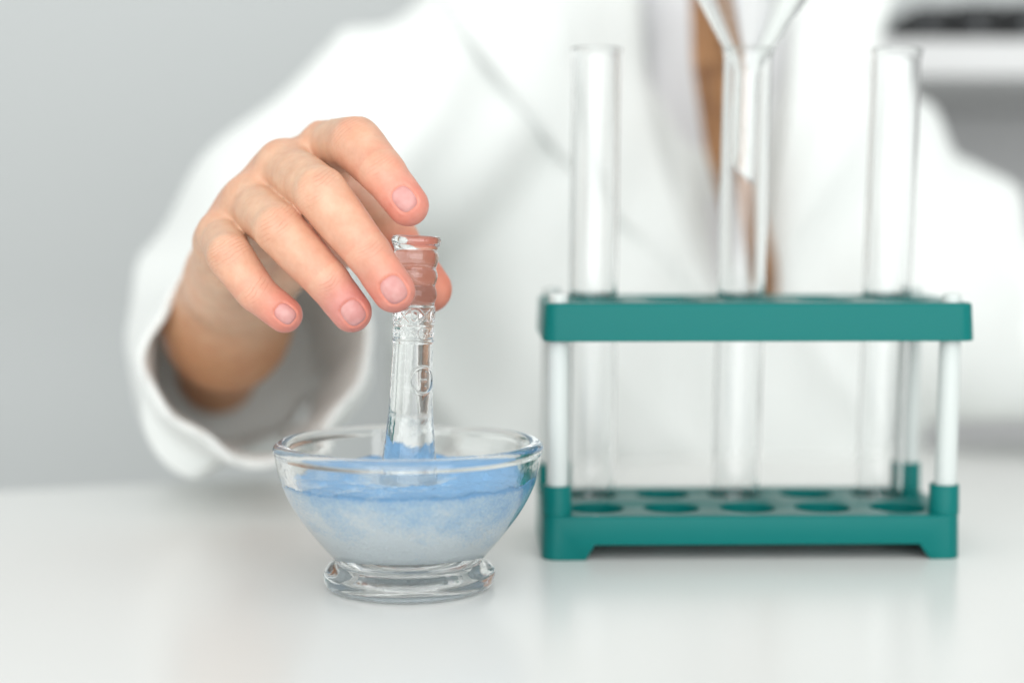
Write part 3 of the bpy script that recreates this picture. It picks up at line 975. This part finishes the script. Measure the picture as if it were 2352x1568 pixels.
# groove round every nail, then the nail plates themselves
nails = []
NA = {'index': (3.25, 3.9, -0.2, 0.0), 'middle': (3.6, 4.2, -0.3, 0.0), 'ring': (3.4, 3.9, 0.2, 0.1), 'pinky': (2.75, 3.3, 0.4, 0.2)}
nrm_v = np.zeros_like(V)
fn = np.cross(V[F[:, 2]] - V[F[:, 0]], V[F[:, 3]] - V[F[:, 1]])
for c_ in range(4):
    for k in range(3):
        nrm_v[:, k] += np.bincount(F[:, c_], fn[:, k], nV)
nrm_v /= np.linalg.norm(nrm_v, axis=1)[:, None] + 1e-12
if ((nrm_v * (V - V.mean(0))).sum(1)).mean() < 0:
    F = F[:, ::-1]; nrm_v = -nrm_v
disp = np.zeros(nV)
for k, (hw, hl, off, sh) in NA.items():
    t_ = J[k][3]; a_, n_, l_ = frames[k]
    q = V - (t_ + a_ * off)
    u = q @ a_; v = q @ l_; w = q @ n_
    rho = (np.abs(u / hl) ** 3.0 + np.abs(v / hw) ** 3.0) ** (1 / 3.0)
    on = (w > 1.5) & (np.linalg.norm(q, axis=1) < 12)
    disp += np.where(on, -0.42 * np.exp(-((rho - 1.0) / 0.10) ** 2), 0)
    disp += np.where(on, -0.30 * (rho < 1.0) * np.clip((1 - rho) * 8, 0, 1), 0)
    disp += np.where(on & (u < hl), 0.16 * np.exp(-((rho - 1.24) / 0.14) ** 2), 0)
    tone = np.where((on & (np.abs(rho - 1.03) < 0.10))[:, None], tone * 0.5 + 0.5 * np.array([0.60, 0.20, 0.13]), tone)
Vold = V.copy()
V = V + nrm_v * disp[:, None]

person = empty('person', (40, 850, -750), 'person in a white lab coat reaching out to hold a glass pestle', 'person')
me = mesh_np('body', V, F)
ca_ = me.attributes.new('skin_tone', 'FLOAT_COLOR', 'POINT')
ca_.data.foreach_set('color', np.hstack([tone, np.ones((nV, 1))]).astype(np.float32).ravel())
cv = me.attributes.new('joint_uv', 'FLOAT_VECTOR', 'POINT')
cv.data.foreach_set('vector', juv.astype(np.float32).ravel())
body = link('body', me, M['skin'], person)

for k, (hw, hl, off, sh) in NA.items():
    t_ = J[k][3]; a_, n_, l_ = frames[k]
    o_ = t_ + a_ * off
    q = Vold - o_
    u0, v0, w0 = q @ a_, q @ l_, q @ n_
    sel = (w0 > 1.0) & (np.abs(u0) < hl + 1.5) & (np.abs(v0) < hw + 1.5)
    A = np.stack([np.ones(sel.sum()), u0[sel], v0[sel], u0[sel] ** 2, u0[sel] * v0[sel], v0[sel] ** 2, v0[sel] ** 4, u0[sel] ** 3, u0[sel] * v0[sel] ** 2], -1)
    cf = np.linalg.lstsq(A, w0[sel], rcond=None)[0]
    nr, na = 14, 56
    vs = []
    for i in range(nr):
        rho = 1.03 * i / (nr - 1)
        for j in range(na):
            an = 2 * math.pi * j / na
            ex = 2 / 3.0
            cu, sv = math.cos(an), math.sin(an)
            uu = hl * rho * math.copysign(abs(cu) ** ex, cu)
            vv = hw * rho * math.copysign(abs(sv) ** ex, sv)
            if uu > 0: vv *= 1.0 - 0.05 * (uu / hl)
            else: vv *= 1.0 - 0.10 * (uu / hl) ** 2
            h_ = np.array([1, uu, vv, uu * uu, uu * vv, vv * vv, vv ** 4, uu ** 3, uu * vv * vv]) @ cf
            lift = 0.10 if rho < 0.9 else 0.10 - 0.36 * ((rho - 0.9) / 0.13) ** 1.5
            if uu > 0.6 * hl: lift += 0.10 * (uu / hl - 0.6) / 0.4 
            vs.append(o_ + a_ * uu + l_ * vv + n_ * (h_ + lift))
    fs = grid_faces(nr, na, wrap_v=True)
    me = mesh_np('fingernail', np.array(vs), fs); weld(me)
    # make the plate face outwards
    if (np.array(me.polygons[0].normal) @ n_) < 0: me.flip_normals()
    nail = link('fingernail', me, M['nail'], body)

# ------------------------------------------------------------------ lab coat
CG = Grid((-205, 585, -330), (420, 980, 262), 2.6)
Fc = CG.new(40.0)
hem = np.array([-99.0, 622.0, 67.0]); elb = np.array([-130.0, 738.0, 52.0]); mR = np.array([-115.0, 765.0, 110.0])
sR = np.array([-55.0, 802.0, 164.0]); sL = np.array([160.0, 852.0, 156.0]); mL = np.array([216.0, 838.0, 102.0]); eL = np.array([232.0, 806.0, 62.0]); hL = np.array([430.0, 700.0, 42.0])
out_arm = [(hem - (elb - hem) * 0.12, elb, 43.0, 42.0), (elb, mR, 42.0, 46.0), (mR, sR, 46.0, 46.0), (sR, np.array([6.0, 842.0, 224]), 46, 46),
           (sL, mL, 46.0, 46.0), (mL, eL, 46.0, 43.0), (eL, hL, 43.0, 38.0), (sL, np.array([140.0, 862.0, 206]), 46, 36)]
sl, p = CG.sub(CG.lo, CG.lo + CG.h * (CG.n - 1))
# torso: rounded box leaning slightly to the table
cx = 80.0
q = p - np.array([cx, 878.0, -60.0], np.float32)
q[..., 1] -= (p[..., 2] + 20) * 0.07
dx = np.abs(q) - np.array([72.0, 18.0, 190.0], np.float32)
tor = np.sqrt((np.maximum(dx, 0) ** 2).sum(-1)) + np.minimum(dx.max(-1), 0) - 70.0
Fc = np.minimum(Fc, tor)
aF = CG.new(40.0)
CG.add(aF, out_arm, 18.0)
Fc = smin(Fc, aF, 45.0)
# cloth folds
x, y, z = p[..., 0], p[..., 1], p[..., 2]
fold = 2.6 * np.sin(0.055 * x + 0.020 * z + 1.7 * np.sin(0.018 * z + 0.01 * x) + 0.6) + 1.6 * np.sin(0.11 * x - 0.035 * z + 0.03 * y + 2.0 * np.sin(0.022 * z)) \
     + 1.5 * np.sin(0.05 * z + 0.045 * y - 0.05 * x)
ridge = (1 - np.abs(np.sin(0.030 * x + 0.016 * z + 0.9 * np.sin(0.02 * z + 0.4)))) ** 2
fold = 1.5 * fold - 5.0 * ridge + 3.0 * np.sin(0.07 * (z - 0.8 * x) + np.sin(0.03 * x)) * np.clip((-x - 40) / 60, 0, 1)
Fc = Fc + np.where(y > 640, fold, fold * 0.3) 
# hollow cuff
hd = (elb - hem) / np.linalg.norm(elb - hem)
t_ = (p - hem.astype(np.float32)) @ hd.astype(np.float32)
# cuff outline a little angular
qq = p - hem.astype(np.float32) - t_[..., None] * hd.astype(np.float32)
ang = np.arctan2(qq[..., 2], qq[..., 0])
rad = np.sqrt((qq ** 2).sum(-1))
wob = -2.6 * np.cos(4 * (ang - 3.316)) * np.clip(1 - t_ / 90, 0, 1) + 0.9 * np.cos(9 * ang + 0.05 * t_)
cuff = np.where(t_ < 60, rad - 44.5 + wob, 60)
Fc = np.where(t_ < 14, np.maximum(np.minimum(Fc, cuff + 0 * Fc) if False else cuff, -40), Fc)
Fc = np.where((t_ >= 14) & (t_ < 34), Fc * ((t_ - 14) / 20) + cuff * (1 - (t_ - 14) / 20), Fc)
Fc = np.maximum(Fc, -(t_ + 2.0 * np.cos(2 * ang + 0.5)))       # open end
inner_c = np.maximum(np.maximum(rad - 40.0 + wob + np.clip(t_, 0, 110) * 0.03, t_ - 112), -t_ - 50)
Fc = np.maximum(Fc, -inner_c)
# open front: V notch showing the shirt
zz = z
vl = np.interp(zz, [-330, 70, 90, 262], [112, 112, 100, 64]); vr = np.interp(zz, [-330, 70, 90, 262], [110, 110, 120, 152])
nd = np.maximum(np.maximum(vl - x, x - vr), tor.min() * 0 + (-(tor + 7.0)))
Fc = np.maximum(Fc, -np.where((y < 900), nd, 40))
# remember the front surface for the lapels
front_idx = np.where(Fc < 0, 1, 0)
fy = np.where(front_idx.any(1), CG.lo[1] + CG.h * front_idx.argmax(1), np.nan)
Vc, Fcx = surface_nets(Fc, CG.lo, CG.h)
Vc = laplace(Vc, Fcx, 3, 0.5)
me = mesh_np('lab_coat', Vc, Fcx)
coat = link('lab_coat', me, M['coat'], person)
# shirt: the same torso a little smaller
Fs = np.where(t_ > 60, tor + 6.0 + 0.3 * fold, 40)
Fs = np.maximum(Fs, np.abs(x - 100) - 75)
Fs = np.maximum(Fs, y - 900)
nk = cone_d(p, np.array([106.0, 875.0, 150.0], np.float32), np.array([106.0, 890.0, 300.0], np.float32), 62.0, 48.0)
Fs = np.minimum(Fs, nk)
Vs, Fsx = surface_nets(Fs[::2, ::2, ::2].copy(), CG.lo, CG.h * 2)
Vs = laplace(Vs, Fsx, 2, 0.5)
me = mesh_np('shirt', Vs, Fsx)
shirt = link('shirt', me, M['shirt'], person)


def coat_y(xx, zz_):
    i = int(round((xx - CG.lo[0]) / CG.h)); k = int(round((zz_ - CG.lo[2]) / CG.h))
    i = min(max(i, 0), fy.shape[0] - 1); k = min(max(k, 0), fy.shape[1] - 1)
    v_ = fy[i, k]
    return 830.0 if np.isnan(v_) else v_


def cloth_strip(name, e_in, e_out, lift, thick, m_, parent, nu=40, nv=12):
    """strip of cloth between two (pixel-free) polylines given as (X, Z) mm, lying on the coat front"""
    e_in = resample(smooth_curve(e_in, 2), 1.0); e_out = resample(smooth_curve(e_out, 2), 1.0)
    ti = np.linspace(0, 1, nu)
    def at(e, t__):
        s__ = t__ * (len(e) - 1); i_ = int(min(s__, len(e) - 2)); return e[i_] + (e[i_ + 1] - e[i_]) * (s__ - i_)
    fr = np.zeros((nu, nv, 3))
    for i in range(nu):
        a_, b_ = at(e_in, ti[i]), at(e_out, ti[i])
        for j in range(nv):
            w = j / (nv - 1)
            p2 = a_ + (b_ - a_) * w
            # lapel rolls: proud along the fold, flatter at its outer edge
            fr[i, j] = (p2[0], np.median([coat_y(p2[0] + q_, p2[1]) for q_ in (-5, 0, 5)]) - lift * (1 - 0.35 * w) * (1 - 0.75 * ti[i] ** 1.5), p2[1])
    for _ in range(6):
        fr[1:-1, :, 1] = 0.25 * fr[:-2, :, 1] + 0.5 * fr[1:-1, :, 1] + 0.25 * fr[2:, :, 1]
        fr[:, 1:-1, 1] = 0.25 * fr[:, :-2, 1] + 0.5 * fr[:, 1:-1, 1] + 0.25 * fr[:, 2:, 1]
    bk = fr + np.array([0, thick, 0])
    Va = np.vstack([fr.reshape(-1, 3), bk.reshape(-1, 3)])
    g = grid_faces(nu, nv)
    n_ = nu * nv
    fs = [list(x_) for x_ in g] + [list(x_[::-1] + n_) for x_ in g]
    def rim_(ids):
        for a_, b_ in zip(ids[:-1], ids[1:]): fs.append([a_, b_, b_ + n_, a_ + n_])
    rim_([i * nv for i in range(nu)]); rim_([i * nv + nv - 1 for i in range(nu)][::-1])
    rim_(list(range(nv))[::-1]); rim_([(nu - 1) * nv + j for j in range(nv)])
    me = mesh_np(name, Va, [list(map(int, f_)) for f_ in fs]); weld(me)
    return link(name, me, m_, parent)


def XZ(px, py, d=815):
    q_ = P(px, py, d); return (q_[0], q_[2])


cloth_strip('lapel', [XZ(1470, -60), XZ(1490, 200), XZ(1540, 460), XZ(1640, 700)], [XZ(960, -60), XZ(1090, 130), XZ(1310, 400), XZ(1635, 715)], 11, 4, M['coat'], coat)
cloth_strip('lapel', [XZ(1800, -60), XZ(1780, 200), XZ(1740, 460), XZ(1650, 700)], [XZ(2080, -60), XZ(2000, 200), XZ(1880, 470), XZ(1655, 715)], 5, 3, M['coat'], coat)

# hair: one lock of long brown strands falling over the shirt
strands = []
bmh = bmesh.new()
rs = random.Random(3)
pathx = [(-70, 1622), (150, 1636), (350, 1672), (520, 1716), (650, 1754), (720, 1772)]
NSTR = 240
Vh, Fh = [], []
for s__ in range(NSTR):
    g1, g2 = rs.gauss(0, 1), rs.gauss(0, 1)
    ph = rs.uniform(0, 6.28)
    end = rs.uniform(0.86, 1.0)
    pts = []
    for i in range(26):
        tq = end * i / 25
        yy = -70 + 790 * tq
        xx = np.interp(yy, [a_ for a_, _ in pathx], [b_ for _, b_ in pathx])
        wdt = np.interp(tq, [0, 0.5, 0.85, 1], [26, 36, 30, 6])
        xx += wdt * 0.75 * max(-1.6, min(1.6, g1)) + 5 * math.sin(5 * tq + ph)
        dd = 782 + 4 * max(-1.5, min(1.5, g2))
        pts.append(P(xx, yy, dd))
    base = len(Vh)
    for i, c_ in enumerate(pts):
        rr_ = 0.75 * (1 if i < 22 else (26 - i) / 4)
        for j in range(5):
            an = 2 * math.pi * j / 5
            Vh.append(c_ + np.array([math.cos(an), math.sin(an), 0]) * max(rr_, 0.1))
    for i in range(25):
        for j in range(5):
            Fh.append([base + i * 5 + j, base + i * 5 + (j + 1) % 5, base + (i + 1) * 5 + (j + 1) % 5, base + (i + 1) * 5 + j])
me = mesh_np('hair', np.array(Vh), np.array(Fh))
o = link('hair', me, M['hair'], person)
